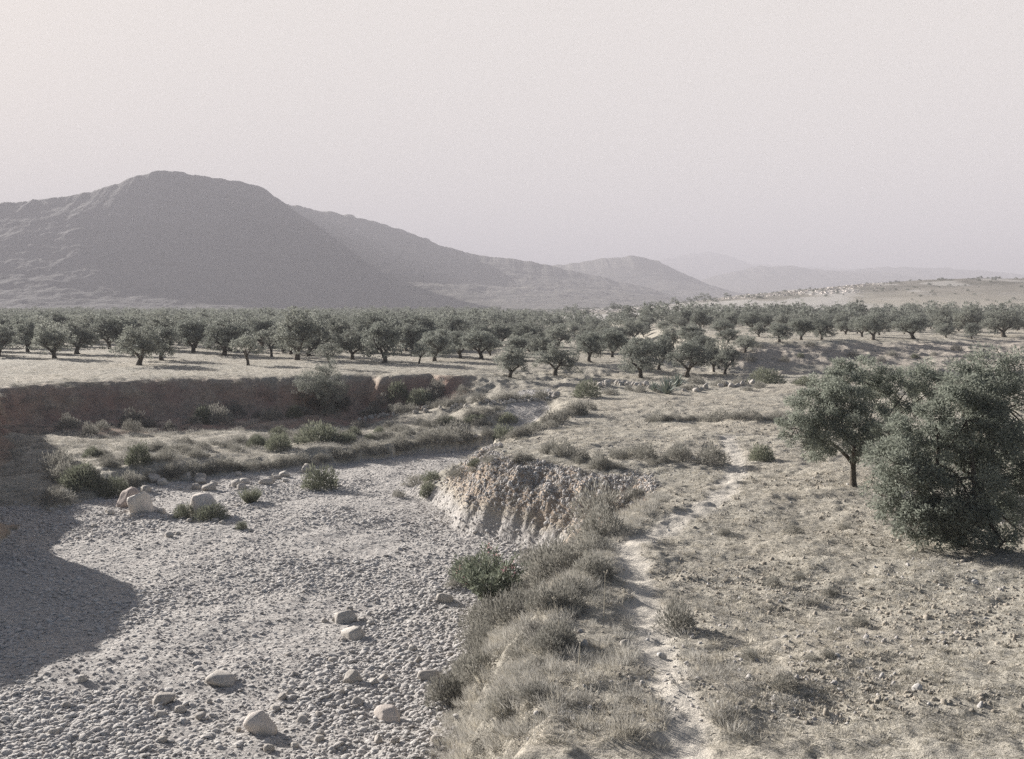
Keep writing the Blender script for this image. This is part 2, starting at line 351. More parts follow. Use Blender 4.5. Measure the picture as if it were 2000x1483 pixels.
# ------------------------------------------------------------------ ground sheet
def build_ground():
    s = np.concatenate([np.linspace(-1.6, -.58, 70, endpoint=False), np.linspace(-.58, .58, 1000, endpoint=False), np.linspace(.58, 1.6, 70)])
    ys = [-14.0]
    while ys[-1] < 14000:
        y = ys[-1]; k = .0014 if 40 < y < 58 else .0026 if 8 < y < 170 else (.012 if y < 8 else (.006 if y < 900 else .02))
        ys.append(y + (y+25)*k)
    ys = np.array(ys)
    Y, Sx = np.meshgrid(ys, s, indexing='ij'); X = Sx*(Y+25)
    Z, bed, cl, pa = land(X, Y)
    u = 1000 + FPX*X/np.maximum(Y, 50)
    ch = sst(fbm(X*.03, Y*.012, 61, 4), .02, .22)*sst(Y, 300, 380)*sst(u, 1000, 1150)*(1-sst(u, 1620, 1800))*(1-sst(Y, 1000, 1200))
    ch = np.maximum(ch, .8*sst(fbm(X*.06, Y*.02, 63, 4), .12, .25)*sst(Y, 500, 560)*sst(u, 1500, 1600)*(1-sst(Y, 1000, 1200)))
    ny, nx = X.shape
    V = np.stack([X, Y, Z], -1).reshape(-1, 3)
    i = np.arange(ny-1)[:, None]*nx + np.arange(nx-1)[None, :]
    F = np.stack([i, i+1, i+1+nx, i+nx], -1).reshape(-1, 4)
    fa = sst(Y, 420, 620)
    A = {'red': (cl*sst(Y, 60, 70)*(X < 5)).ravel(), 'far': fa.ravel(), 'bed': bed.ravel(), 'cliff': cl.ravel(), 'path': pa.ravel(), 'chalk_and_lit': np.maximum(ch, .7*cl*((X > 20) & (Y < 150))).ravel()}  # pale tone on the right bank's face paints in sunlight it lacks
    fb = A['bed'][F].mean(1); fp = A['path'][F].mean(1)
    kind = np.where(fp > .5, 2, np.where(fb > .6, 1, 0))
    for k, nm in ((0, 'ground'), (1, 'riverbed'), (2, 'path')):
        f = F[kind == k]; used, inv = np.unique(f, return_inverse=True)
        me = mesh(nm, V[used], inv.reshape(f.shape), EARTH, True, {a: v[used] for a, v in A.items()})
        tag(obj(nm, me), kind='structure')
build_ground()

# ------------------------------------------------------------------ hills
H_NOISE = 3.0
def hill(name, sil, Y0, depth, mat, zbase=2.0, nz=1.0, n=640, m=240, skew=0.0, seed=0):
    """sil: silhouette in the photo, at Y0; the slope comes towards us over depth"""
    sil = np.array(sil, float)
    xs = np.linspace(sil[0, 0], sil[-1, 0], n)
    xc = at_depth(np.interp(.45, (0, 1), (sil[0, 0], sil[-1, 0])), 500, Y0)[0]; yr = (Y0-skew*xc)/(1-skew*(xs-1000)/FPX)
    pk = np.array([at_depth(a, np.interp(a, sil[:, 0], sil[:, 1]), b) for a, b in zip(xs, yr)])
    v = np.linspace(-1, .8, m)
    def sm(a, wd):
        k = np.exp(-.5*(np.arange(-3*wd, 3*wd+1)/wd)**2); return np.convolve(np.pad(a, 3*wd, mode='edge'), k/k.sum(), 'valid')
    step = (xs[1]-xs[0]); pz = sm(pk[:, 1], max(1, int(7/step))) + (H_NOISE*Y0/1800)*fbm(xs*.06, xs*0+seed, 3, 4); pz2 = sm(pk[:, 1], max(2, int(100/step)))
    Xc, Vv = np.meshgrid(pk[:, 0], v, indexing='ij'); H = np.meshgrid(pz, v, indexing='ij')[0]; H2 = np.meshgrid(pz2, v, indexing='ij')[0]; H = H + (H2-H)*sst(np.abs(Vv), 0, .3)
    Yc = yr[:, None] + Vv*depth
    lam = 1/(depth*.35)
    fall = np.where(Vv < 0, (1-np.abs(Vv))**1.6, 1-sst(Vv, 0, .8))
    sp = ridged(Xc*lam*1.3, Yc*lam*.5, 71+seed, 4)
    amp = sst(np.abs(Vv), .02, .45)*(1-np.abs(Vv))*.9
    Z = zbase + (H-zbase)*fall + nz*(H.max()-zbase)*.028*sp*amp + nz*(H.max()-zbase)*.022*fbm(Xc*lam*7, Yc*lam*7, 5+seed, 6, .6)*(.35+amp) - 6*(Vv > .79)
    X = Xc
    V = np.stack([X, Yc, Z], -1).reshape(-1, 3)
    i = np.arange(n-1)[:, None]*m + np.arange(m-1)[None, :]
    F = np.stack([i, i+m, i+m+1, i+1], -1).reshape(-1, 4)
    return tag(obj(name, mesh(name, V, F, mat, True)), kind='structure')
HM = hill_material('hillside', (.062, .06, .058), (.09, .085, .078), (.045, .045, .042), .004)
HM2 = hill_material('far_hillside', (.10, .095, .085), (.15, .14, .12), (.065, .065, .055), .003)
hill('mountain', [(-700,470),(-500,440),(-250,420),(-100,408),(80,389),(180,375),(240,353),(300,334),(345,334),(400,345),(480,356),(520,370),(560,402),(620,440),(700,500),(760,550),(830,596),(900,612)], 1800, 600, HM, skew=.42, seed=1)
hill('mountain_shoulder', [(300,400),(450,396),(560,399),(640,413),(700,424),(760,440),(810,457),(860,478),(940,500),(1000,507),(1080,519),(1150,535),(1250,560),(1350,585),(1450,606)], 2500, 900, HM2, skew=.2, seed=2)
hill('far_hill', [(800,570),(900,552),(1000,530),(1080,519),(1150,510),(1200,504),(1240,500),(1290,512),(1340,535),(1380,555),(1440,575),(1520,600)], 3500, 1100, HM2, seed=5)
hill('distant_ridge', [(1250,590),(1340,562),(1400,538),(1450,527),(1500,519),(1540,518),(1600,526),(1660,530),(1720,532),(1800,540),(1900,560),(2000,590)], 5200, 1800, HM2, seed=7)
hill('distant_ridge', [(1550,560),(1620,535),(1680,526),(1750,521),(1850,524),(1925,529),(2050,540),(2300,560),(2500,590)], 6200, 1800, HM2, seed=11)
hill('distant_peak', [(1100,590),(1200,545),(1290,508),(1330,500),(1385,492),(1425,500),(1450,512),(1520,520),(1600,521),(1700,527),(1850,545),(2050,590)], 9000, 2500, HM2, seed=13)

# ------------------------------------------------------------------ scattered stuff
SRC = {}
def source(name, meshes):
    c = bpy.data.collections.new(name)
    for i, me in enumerate(meshes):
        o = bpy.data.objects.new('%s_%02d' % (name, i), me); c.objects.link(o)
    SRC[name] = (c, len(meshes)); return c
def scatter(name, pts, rot, scl, src, label=None):
    c, k = SRC[src]; n = len(pts)
    me = bpy.data.meshes.new(name); me.vertices.add(n); me.vertices.foreach_set('co', np.ascontiguousarray(pts, np.float32).ravel())
    for a, v in (('rot', rot), ('scl', scl)):
        me.attributes.new(a, 'FLOAT_VECTOR', 'POINT').data.foreach_set('vector', np.ascontiguousarray(v, np.float32).ravel())
    me.attributes.new('pick', 'INT', 'POINT').data.foreach_set('value', rng.integers(0, k, n).astype(np.int32))
    o = obj(name, me); md = o.modifiers.new('scatter', 'NODES')
    g = bpy.data.node_groups.new(name + '_scatter', 'GeometryNodeTree'); md.node_group = g
    g.interface.new_socket('Geometry', in_out='INPUT', socket_type='NodeSocketGeometry'); g.interface.new_socket('Geometry', in_out='OUTPUT', socket_type='NodeSocketGeometry')
    gi, go = g.nodes.new('NodeGroupInput'), g.nodes.new('NodeGroupOutput')
    ci = g.nodes.new('GeometryNodeCollectionInfo'); ci.inputs['Collection'].default_value = c; ci.inputs['Separate Children'].default_value = True; ci.inputs['Reset Children'].default_value = True
    ip = g.nodes.new('GeometryNodeInstanceOnPoints'); ip.inputs['Pick Instance'].default_value = True
    def na(a, dt):
        q = g.nodes.new('GeometryNodeInputNamedAttribute'); q.data_type = dt; q.inputs['Name'].default_value = a; return q.outputs['Attribute']
    e = g.nodes.new('FunctionNodeEulerToRotation')
    l = g.links.new
    l(gi.outputs[0], ip.inputs['Points']); l(ci.outputs[0], ip.inputs['Instance']); l(na('pick', 'INT'), ip.inputs['Instance Index'])
    l(na('rot', 'FLOAT_VECTOR'), e.inputs[0]); l(e.outputs[0], ip.inputs['Rotation']); l(na('scl', 'FLOAT_VECTOR'), ip.inputs['Scale']); l(ip.outputs[0], go.inputs[0])
    return tag(o, label, kind='stuff')
def ico(sub):
    import bmesh
    bm = bmesh.new(); bmesh.ops.create_icosphere(bm, subdivisions=sub, radius=1.0)
    V = np.array([v.co for v in bm.verts]); F = np.array([[v.index for v in f.verts] for f in bm.faces]); bm.free(); return V, F
ICO = {k: ico(k) for k in (1, 2, 3, 4)}
def rock(name, seed, sub, mat, planes=14, sq=(1, .8, .62), blunt=.12, smooth=True):
    g = np.random.default_rng(seed); V, F = ICO[sub]
    nrm = g.normal(size=(planes, 3)); nrm /= np.linalg.norm(nrm, axis=1, keepdims=True); h = g.uniform(.55, .88, planes)
    d = V @ nrm.T; r = np.where(d > .05, h/np.maximum(d, .05), 9).min(1); r = np.minimum(r, 1.0)
    r = r*(1-blunt) + blunt*.85
    P = V*r[:, None]
    P *= (1+.05*fbm(V[:, 0]*3+seed, V[:, 1]*3+V[:, 2]*2, seed, 3))[:, None]
    return mesh(name, P*np.array(sq), F, mat, smooth)
source('pebble', [rock('pebble', 100+i, 2, PEB, 10+i % 4, (1, .8, .55+.05*(i % 3)), .14) for i in range(7)])
def samp(n, x0, x1, y0, y1, power=1.0):
    """more points nearer to us"""
    a = rng.random(n); y = (y0**(1-power)+(y1**(1-power)-y0**(1-power))*a)**(1/(1-power)) if power != 1 else y0*(y1/y0)**a
    return rng.uniform(x0, x1, n), y
def in_view(x, y, m=.04):
    return np.abs(x) < (.465+m)*y + 1.0
# pebbles of the riverbed
x, y = samp(260000, -34, 6, 19, 98, 1.25); k = in_view(x, y); x, y = x[k], y[k]
z, bed, cl, pa = land(x, y); size = np.exp(rng.normal(-3.12, .5, len(x)))
patch = sst(fbm(x*.3, y*.2, 77, 3), -.35, .25)
k = (rng.random(len(x)) < bed*(.45+.55*patch)*.95*(1-.8*np.exp(-((x+4.5)/4)**2-((y-44.5)/2.2)**2))); x, y, z, size, patch = x[k], y[k], z[k], size[k], patch[k]
size = np.clip(size*(.7+.5*patch)*np.where(y < 32, 1.15, 1.0), .018, .15)
rot = rng.uniform(-.5, .5, (len(x), 3)); rot[:, 2] = rng.uniform(0, 6.28, len(x))
scatter('gravel', np.stack([x, y, z+size*.05], 1), rot, np.stack([size*1.1, size, size*.8], 1), 'pebble', 'grey white pebbles and cobbles covering the dry riverbed')
print('gravel', len(x))
# stones bedded in the banks and lying on the dry ground
x, y = samp(150000, -12, 24, 18, 100, 1.3); k = in_view(x, y); x, y = x[k], y[k]
z, bed, cl, pa = land(x, y)
pr = cl*1.0*(y < 60) + .10*(1-bed)*(cl < .1)*sst(fbm(x*.35, y*.35, 78, 3), -.05, .3)*(y < 60)
k = rng.random(len(x)) < pr
x, y, z, cc = x[k], y[k], z[k], cl[k]
x2 = rng.uniform(-4, 8, 60000); y2 = rng.uniform(42, 56, 60000); z2, b2, c2, p2 = land(x2, y2); k = rng.random(60000) < c2*.5
x = np.r_[x, x2[k]]; y = np.r_[y, y2[k]]; z = np.r_[z, z2[k]]; cc = np.r_[cc, c2[k]]
size = np.exp(rng.normal(-2.9, .45, len(x)))*np.where(cc > .3, .82, .7); size = np.clip(size, .02, .22)
rot = rng.uniform(-1.5, 1.5, (len(x), 3))
scatter('gravel', np.stack([x, y, z], 1), rot, np.repeat(size[:, None], 3, 1), 'pebble', 'stones bedded in the eroded bank and strewn over the dry field')

# clods and small stones of the fields
CLOD = rock_material('clod', (.33, .295, .245), (.46, .42, .36), (.24, .21, .175), 5.0)
source('clod', [rock('clod', 140+i, 2, CLOD, 11, (1, .85, .6), .05) for i in range(5)])
x, y = samp(130000, -6, 34, 18, 80, 1.25); k = in_view(x, y); x, y = x[k], y[k]
z, bed, cl, pa = land(x, y)
pr = (1-bed)*(1-cl)*(1-pa)*(.12+.6*sst(fbm(x*.3, y*.3, 79, 3), -.1, .35))*.7
k = rng.random(len(x)) < pr; x, y, z = x[k], y[k], z[k]
size = np.clip(np.exp(rng.normal(-3.35, .45, len(x))), .015, .11)
scatter('clods', np.stack([x, y, z], 1), rng.uniform(-1, 3, (len(x), 3)), np.repeat(size[:, None], 3, 1), 'clod', 'earth clods and small stones lying on the dry field')

# tufts
def tuft(name, seed, n, h, spread, w, mat, lean=.5):
    g = np.random.default_rng(seed); a = g.uniform(0, 6.28, n); r = g.random(n)**.7*spread
    C = np.stack([r*np.cos(a), r*np.sin(a), -.02*np.ones(n)], 1)
    D = np.stack([np.cos(a)*lean*g.random(n)+g.normal(0, .15, n), np.sin(a)*lean*g.random(n)+g.normal(0, .15, n), np.ones(n)], 1)
    V, F = leaves(C, D, h*g.uniform(.5, 1.1, n), w, g)
    return mesh(name, V, F, mat, fattrs={'tint': g.random(n)})
def cushion(name, seed, n, mat, L=.09, W=.035, flat=.75, twigs=True):
    g = np.random.default_rng(seed)
    d = g.normal(size=(n, 3)); d[:, 2] = np.abs(d[:, 2]); d /= np.linalg.norm(d, axis=1, keepdims=True)
    lob = 1 + .55*fbm(d[:, 0]*2.2+seed, d[:, 1]*2.2+d[:, 2], seed, 3)
    r = lob*g.random(n)**.35
    C = d*r[:, None]*np.array([1, 1, flat])
    D = d + g.normal(0, .45, (n, 3)) + np.array([0, 0, .4])
    V, F = leaves(C, D, L*g.uniform(.6, 1.3, n), W*g.uniform(.6, 1.3, n), g)
    return mesh(name, V, F, mat, fattrs={'tint': np.clip(g.normal(.4, .3, n)+.25*(lob-1), 0, 1)})
source('dry_tuft', [tuft('dry_tuft', 200+i, 16, .16+.03*(i % 3), .10, .014, STRAW, .9) for i in range(4)] + [tuft('dry_tuft', 210+i, 20, .12, .12, .014, SCRUB, 1.1) for i in range(3)])
source('low_scrub', [cushion('low_scrub', 220+i, 240, SCRUBD if i % 2 else SCRUB, .20, .032, .6) for i in range(5)])
source('brush', [tuft('brush', 230+i, 110, .42, .36, .014, SCRUB, 1.3) for i in range(4)] + [tuft('brush', 235+i, 60, .42, .34, .012, STRAW, 1.2) for i in range(2)])
def upright(n, tilt=.15):
    r = rng.normal(0, tilt, (n, 3)); r[:, 2] = rng.uniform(0, 6.28, n); return r
# dry grass over field, terrace and plateau
x, y = samp(230000, -50, 50, 17, 150, 1.35); k = in_view(x, y); x, y = x[k], y[k]
z, bed, cl, pa = land(x, y)
den = (1-bed)*(1-.8*cl)*(1-pa)*(.35+.65*sst(fbm(x*.5, y*.5, 81, 3), -.3, .25))
k = rng.random(len(x)) < den*.6; x, y, z = x[k], y[k], z[k]
sc = rng.uniform(.5, 1.15, len(x))
scatter('grass', np.stack([x, y, z], 1), upright(len(x), .25), np.stack([sc*1.2, sc*1.2, sc*.5], 1), 'dry_tuft', 'short dry straw coloured grass over the bank and fields')
print('grass', len(x))
# low scrub as ground cover
x, y = samp(42000, -45, 48, 17, 150, 1.2); k = in_view(x, y); x, y = x[k], y[k]
z, bed, cl, pa = land(x, y)
tr = bank(RF, RT, x, y); slope = (tr > .02) & (tr < .98) & (y < 41) & (x < 8)
tt = inside(TF, x, y) & ~inside(LF, x, y); lf = inside(LF, x, y)
den = (1-bed)*(1-pa)*(.05*(tr > .9) + 1.0*slope + .75*tt*sst(fbm(x*.4, y*.4, 83, 3), -.3, .15) + .35*(cl > .2)*(y > 60) + .08*(cl > .2)*(y < 60) + .05*lf + .75*((y > 60) & (x < -2) & inside(LF, x, y) & ~inside(LT, x, y)) + .15*((x > 20) & (y > 98) & (y < 135)) + .25*((tr > 0) & (tr < 1) & ~slope))
den = den + .12*(1-bed)*(tr > .9)*sst(fbm(x*.45, y*.45, 84, 3), .12, .3)*(1-pa)
dens = den; k = rng.random(len(x)) < den; x, y, z, slope = x[k], y[k], z[k], slope[k]
sc = rng.uniform(.12, .36, len(x))*np.where((y > 57) & (y < 92) & (x < 2), 1.45, 1.0)
scatter('scrub', np.stack([x, y, z-.03], 1), upright(len(x), .15), np.stack([sc, sc, sc], 1), 'low_scrub', 'low grey dry scrub covering the banks and terrace')
print('scrub', len(x))
x, y = samp(16000, -4, 12, 17, 46, 1.2); z, bed, cl, pa = land(x, y); tr = bank(RF, RT, x, y)
k = (rng.random(len(x)) < ((tr > .03) & (tr < .999))*(1-pa)*(y < 41.5)*.4 + .06*(tr > .99)*(1-pa)*(x < 4)) & in_view(x, y); x, y, z = x[k], y[k], z[k]
sc = rng.uniform(.35, .8, len(x))
scatter('brush', np.stack([x, y, z], 1), upright(len(x), .2), np.stack([sc, sc, sc], 1), 'brush', 'grey brown dry brush on the slope down to the riverbed')

# ------------------------------------------------------------------ trees
def crown_and_trunk(seed, H, Wd, nlobe, nleaf, L, Wl, mat, low=.3, fork=.2, lean=(0, 0), trunk_r=.17, lobes=None, nsub=16):
    g = np.random.default_rng(seed); rad = Wd/2
    if lobes is None:
        lobes = []
        for i in range(nlobe):
            a = 2.4*i + g.uniform(-.4, .4); q = (i/(nlobe-1.0))**.6
            rr = rad*.62*(.25+.75*q)*g.uniform(.6, 1.2)
            zz = H*(.80 - (.80-low-.12)*q**1.3*g.uniform(.6, 1.35))
            s = rad*g.uniform(.32, .48)
            lobes.append((rr*math.cos(a)+lean[0]*zz*.4, rr*math.sin(a)+lean[1]*zz*.4, zz, s, s*g.uniform(.7, .95)))
    lobes = np.array(lobes)
    # keep inside the wanted height
    lobes[:, 2] = np.minimum(lobes[:, 2], H - lobes[:, 4]*.95)
    wgt = lobes[:, 3]**2; wgt /= wgt.sum()
    C = []; T = []; D = []
    for (lx, ly, lz, s, sz), ww in zip(lobes, wgt):
        m = int(nleaf*ww)
        sub = g.normal(size=(nsub, 3)); sub /= np.linalg.norm(sub, axis=1, keepdims=True)
        sub *= (g.random(nsub)**.3)[:, None]*np.array([s, s, sz])
        sr = s*g.uniform(.18, .36, nsub)
        j = g.integers(0, nsub, m)
        o = g.normal(size=(m, 3)); o /= np.linalg.norm(o, axis=1, keepdims=True); o *= (g.random(m)**.45)[:, None]*sr[j][:, None]
        o[:, 2] *= .8
        p = sub[j] + o
        C.append(p + (lx, ly, lz)); D.append(o/sr[j][:, None] + sub[j]/s*.6 + g.normal(0, .6, (m, 3)))
        tsub = g.uniform(-.22, .22, nsub)
        T.append(np.clip(.4 + tsub[j] + g.normal(0, .2, m), 0, 1))
    C = np.concatenate(C); D = np.concatenate(D); T = np.concatenate(T)
    k = C[:, 2] > low*H*.55; C, D, T = C[k], D[k], T[k]
    V, F = leaves(C, D, L*g.uniform(.6, 1.3, len(C)), Wl*g.uniform(.7, 1.3, len(C)), g)
    cm = mesh('crown', V, F, mat, fattrs={'tint': T})
    # trunk with limbs to every lobe
    parts = []; fk = np.array([lean[0]*H*fork, lean[1]*H*fork, H*fork])
    base = np.array([0, 0, -.25]); mid = np.array([g.normal(0, .06)*H*.4, g.normal(0, .06)*H*.4, H*fork*.5])
    parts.append(tube(bezier(base, mid, fk, 7), np.linspace(trunk_r*1.6, trunk_r*.9, 7)*np.array([1.25, 1, .9, .88, .9, 1, 1]), 9))
    nm = 3; heads = []
    for i in range(nm):
        a = 2.1*i + g.uniform(0, 1); e = fk + np.array([math.cos(a)*rad*.28, math.sin(a)*rad*.28, H*g.uniform(.14, .22)])
        parts.append(tube(bezier(fk-np.array([0, 0, .05]), fk+np.array([math.cos(a)*rad*.10, math.sin(a)*rad*.10, H*.11]), e, 5), np.linspace(trunk_r*.8, trunk_r*.48, 5), 7)); heads.append(e)
    for (lx, ly, lz, s, sz) in lobes:
        c = np.array([lx, ly, lz]); h = min(heads, key=lambda q: np.linalg.norm(q-c))
        parts.append(tube(bezier(h, (h+c)/2+g.normal(0, .08*rad, 3), c, 5), np.linspace(trunk_r*.45, trunk_r*.13, 5), 5))
        for q in range(4):
            e = c + g.normal(size=3)*np.array([s, s, sz])*.55
            parts.append(tube(bezier(c, (c+e)/2+g.normal(0, .04*rad, 3), e, 4), np.linspace(trunk_r*.14, trunk_r*.04, 4), 4))
    tv, tf = join(parts)
    return cm, mesh('trunk', tv, tf, BARK, True)
def tree_obj(name, meshes, loc, label, group=None, rz=0, sc=(1, 1, 1)):
    e = bpy.data.objects.new(name, None); COL.objects.link(e); e.empty_display_size = .5
    e.location = loc; e.rotation_euler = (0, 0, rz); e.scale = sc; e.rotation_euler = (random.uniform(-.07, .07), random.uniform(-.07, .07), rz)
    obj('crown', meshes[0], e); obj('trunk', meshes[1], e)
    return tag(e, label, 'olive tree' if 'olive' in name else 'tree', group)
# prototypes 4 m high, 5 m wide
PT = [crown_and_trunk(300+i, 4.0, 5.0, 12+i % 3, 6500, .19, .085, OLIVE if i % 3 else OLIVE_PALE, low=.20+.03*(i % 3), fork=.15+.02*(i % 2), lean=((i % 3-1)*.25, 0), trunk_r=.19) for i in range(8)]
PTS = [crown_and_trunk(330+i, 3.2, 3.2, 6, 2600, .15, .07, OLIVE_PALE, low=.36, fork=.26, lean=(.2*(i-1), 0), trunk_r=.10) for i in range(3)]
# x, foot y, height, width in photo pixels; kind (d dense, s small young); label
FRONT = [
 (108,700,72,92,'d','olive tree with leaning forked trunk at the far left edge, above the shaded bank'),
 (152,691,66,96,'d','dense dark olive tree second from the left, just behind the leaning one'),
 (272,713,84,112,'d','broad olive tree with forked trunk, nearest the bank edge on the left'),
 (317,704,72,92,'d','dark olive tree overlapping behind the right side of the broad forked one'),
 (378,689,72,88,'d','olive tree behind and right of the dark overlapping one, base just in shade'),
 (438,694,72,98,'d','rounded olive tree alone between the broad forked tree and the small pale one'),
 (485,714,68,74,'s','small pale olive tree with thin bent trunk on the bright grass'),
 (530,697,62,64,'s','slim olive tree between the small pale one and the largest dark tree'),
 (581,703,102,112,'d','largest dark rounded olive tree, left of centre above the bank'),
 (645,719,56,62,'s','young olive tree with thin stem standing right on the bank edge'),
 (688,702,66,80,'d','olive tree between the young bank edge tree and the tall dark one'),
 (750,709,88,96,'d','tall dark olive tree with thick leaning trunk, centre left of the grove'),
 (818,711,46,48,'s','stunted olive bush tree with crooked stem beside the tall dark one'),
 (849,706,66,88,'d','dense olive tree with straight trunk right of the stunted one'),
 (899,700,54,64,'d','open olive tree with spreading stems between two trees at the centre'),
 (940,702,60,86,'d','flat topped olive tree with bare spreading limbs near the centre'),
 (995,737,62,84,'d','olive tree with curved twin trunk standing in front of the grove at centre'),
 (1086,734,66,90,'d','wide spreading olive tree with several thin stems in front, right of the twin trunk one'),
 (1062,705,56,64,'d','olive tree behind the gap between the twin trunk and the wide spreading tree'),
 (1152,706,62,70,'d','narrow olive tree behind and right of the wide spreading one'),
 (1196,698,58,64,'d','small olive tree just left of the large round one'),
 (1251,738,84,92,'d','large round olive tree with straight thin trunk left of the agave'),
 (1287,722,68,66,'d','olive tree hidden half behind the large round one'),
 (1342,736,74,92,'d','olive tree with low wide crown and short stout trunk above the agave'),
 (1395,727,64,54,'d','olive tree between the stout one and the one at the broken bank'),
 (1416,731,62,66,'d','olive tree with slanting trunk at the left end of the broken bank'),
 (1455,688,36,54,'d','low dark olive tree at the left end of the upper field'),
 (1522,668,40,56,'d','olive tree on the upper field edge above the eroded slope, left of three'),
 (1565,664,46,60,'d','olive tree on the upper field, second from the left above the eroded slope'),
 (1605,664,46,58,'d','olive tree with slanted stem on the upper field edge, middle of the row'),
 (1706,664,54,72,'d','dark olive tree with bare straight trunk on the bright upper field'),
 (1784,662,48,80,'d','wide olive tree with low crown on the upper field above the eroded slope'),
 (1835,648,46,58,'d','olive tree behind the right side of the wide low one on the upper field'),
 (1890,650,52,74,'d','olive tree on the upper field near the right edge, above the big tree'),
 (1960,658,58,90,'d','olive tree on the upper field at the far right edge of the view'),
]
placed = []
def put(x, y): return (x, y, float(ground_z(x, y)[0]))
def find_depth(pxx, pyy, ymax=400):
    """walk out along the photo ray until it meets the ground"""
    Y = np.linspace(14, ymax, 4000); q = [at_depth(pxx, pyy, 1.0)]; sx = q[0][0]; sz = q[0][1]-CAMZ
    g = ground_z(sx*Y, Y); zr = CAMZ + sz*Y; hit = np.nonzero(zr <= g)[0]
    i = hit[0] if len(hit) else len(Y)-1
    return float(sx*Y[i]), float(Y[i]), float(g[i])
for i, (bx, by, hp, wp, kd, lab) in enumerate(FRONT):
    X, Y, Z = find_depth(bx, by)
    if Y > 175: Y = 150 + (i*7) % 25; X = at_depth(bx, by, Y)[0]; Z = put(X, Y)[2]
    h = hp*Y/FPX; wd = 1.12*wp*Y/FPX
    g = random.Random(i*5+1)
    if kd == 's': ms, H0, W0 = PTS[i % 3], 3.2, 3.2
    else: ms, H0, W0 = PT[(i*3) % 8], 4.0, 5.0
    tree_obj('olive_tree', ms, (X, Y, Z), lab, 'olive trees of the grove beyond the riverbed', g.uniform(0, 6.28), (wd/W0, wd/W0, h/H0))
    placed.append((X, Y, .35*wd))
# the grove behind
grp = 'olive trees of the grove beyond the riverbed'
cand = []
step = 7.4
for iy in range(0, 90):
    for ix in range(-60, 60):
        X = (ix + .5*(iy % 2))*step + random.uniform(-2.4, 2.4); Y = 112 + iy*step*.92 + random.uniform(-2.4, 2.4)
        u = 1000 + FPX*X/Y
        if u < -60 or u > 2060: continue
        rowmin = 120 + 12*abs(vn(np.array(X*.05), np.array(0.0), 5))
        if u < 950 and Y < rowmin + 4: continue
        if 950 <= u < 1440 and Y < 124: continue
        if u >= 1440 and Y < 146: continue
        if 1050 < u < 1470 and Y > 290 and vn(np.array(X*.02), np.array(Y*.03), 9) > (-.25 if u > 1150 else 0): continue
        if u >= 1430 and Y > 300: continue
        if 980 < u < 1430 and Y > 215 and vn(np.array(X*.03), np.array(Y*.05), 29) > .02: continue
        if Y > 620: continue
        if vn(np.array(X*.03), np.array(Y*.03), 19) > .34: continue
        if any((X-a)**2+(Y-b)**2 < (c+3.0)**2 for a, b, c in placed): continue
        cand.append((Y, X, u))
cand.sort()
NI = 300 - len(FRONT) - 12
for i, (Y, X, u) in enumerate(cand[:NI]):
    Y0 = Y
    if u >= 1440: lab = 'dark olive tree in the belt behind the upper field on the right'
    elif Y < 150: lab = 'olive tree in the second rows of the grove, half hidden by the front trees'
    elif u < 500: lab = 'hazy olive tree deep in the left part of the grove under the mountain'
    elif u < 950: lab = 'hazy olive tree deep in the middle left part of the grove'
    else: lab = 'hazy olive tree deep in the middle of the grove below the far hill'
    ms = PT[random.randrange(8)]; s = random.uniform(.72, 1.25)*(1.0 if u < 900 else .72 if u < 1400 else .62)
    g = ground_z(X, Y)[0]
    tree_obj('olive_tree', ms, (X, Y, float(g)-.05), lab, grp, random.uniform(0, 6.28), (s*random.uniform(1.0, 1.4), s*random.uniform(1.0, 1.4), s*random.uniform(.8, 1.12)))
rest = cand[NI:]
FARP = []
for i in range(4):
    c, t_ = crown_and_trunk(360+i, 4.0, 5.0, 8, 900, .34, .19, OLIVE, low=.22, fork=.17, trunk_r=.2, nsub=9); FARP.append(c)
source('far_tree', FARP)
if rest:
    A = np.array([(a[1], a[0]) for a in rest]); zz = ground_z(A[:, 0], A[:, 1]); s = rng.uniform(.85, 1.3, len(A))
    scatter('olive_grove', np.stack([A[:, 0], A[:, 1], zz-.1], 1), upright(len(A), .02), np.stack([s, s, s*rng.uniform(.8, 1.05, len(A))], 1), 'far_tree', 'far olive trees merging into one grey green mass')
print('trees', len(cand))
# scattered scrub and trees on the hillsides
x = rng.uniform(-900, 900, 26000); y = rng.uniform(330, 1250, 26000); u = 1000+FPX*x/y
k = (np.abs(u-1000) < 1080) & (((u > 1150) & (rng.random(26000) < .30)) | ((u < 1150) & (y > 620) & (rng.random(26000) < .6)))
k &= ~((u > 1280) & (y < 520) & (rng.random(26000) < .6))
x, y = x[k], y[k]; s = rng.uniform(.12, .75, len(x))**1.2
dg = None
scatter('hillside_scrub', np.stack([x, y, ground_z(x, y)-.2], 1), upright(len(x), .02), np.stack([s, s, s*.7], 1), 'far_tree', 'dark scrub dotted over the far slopes')

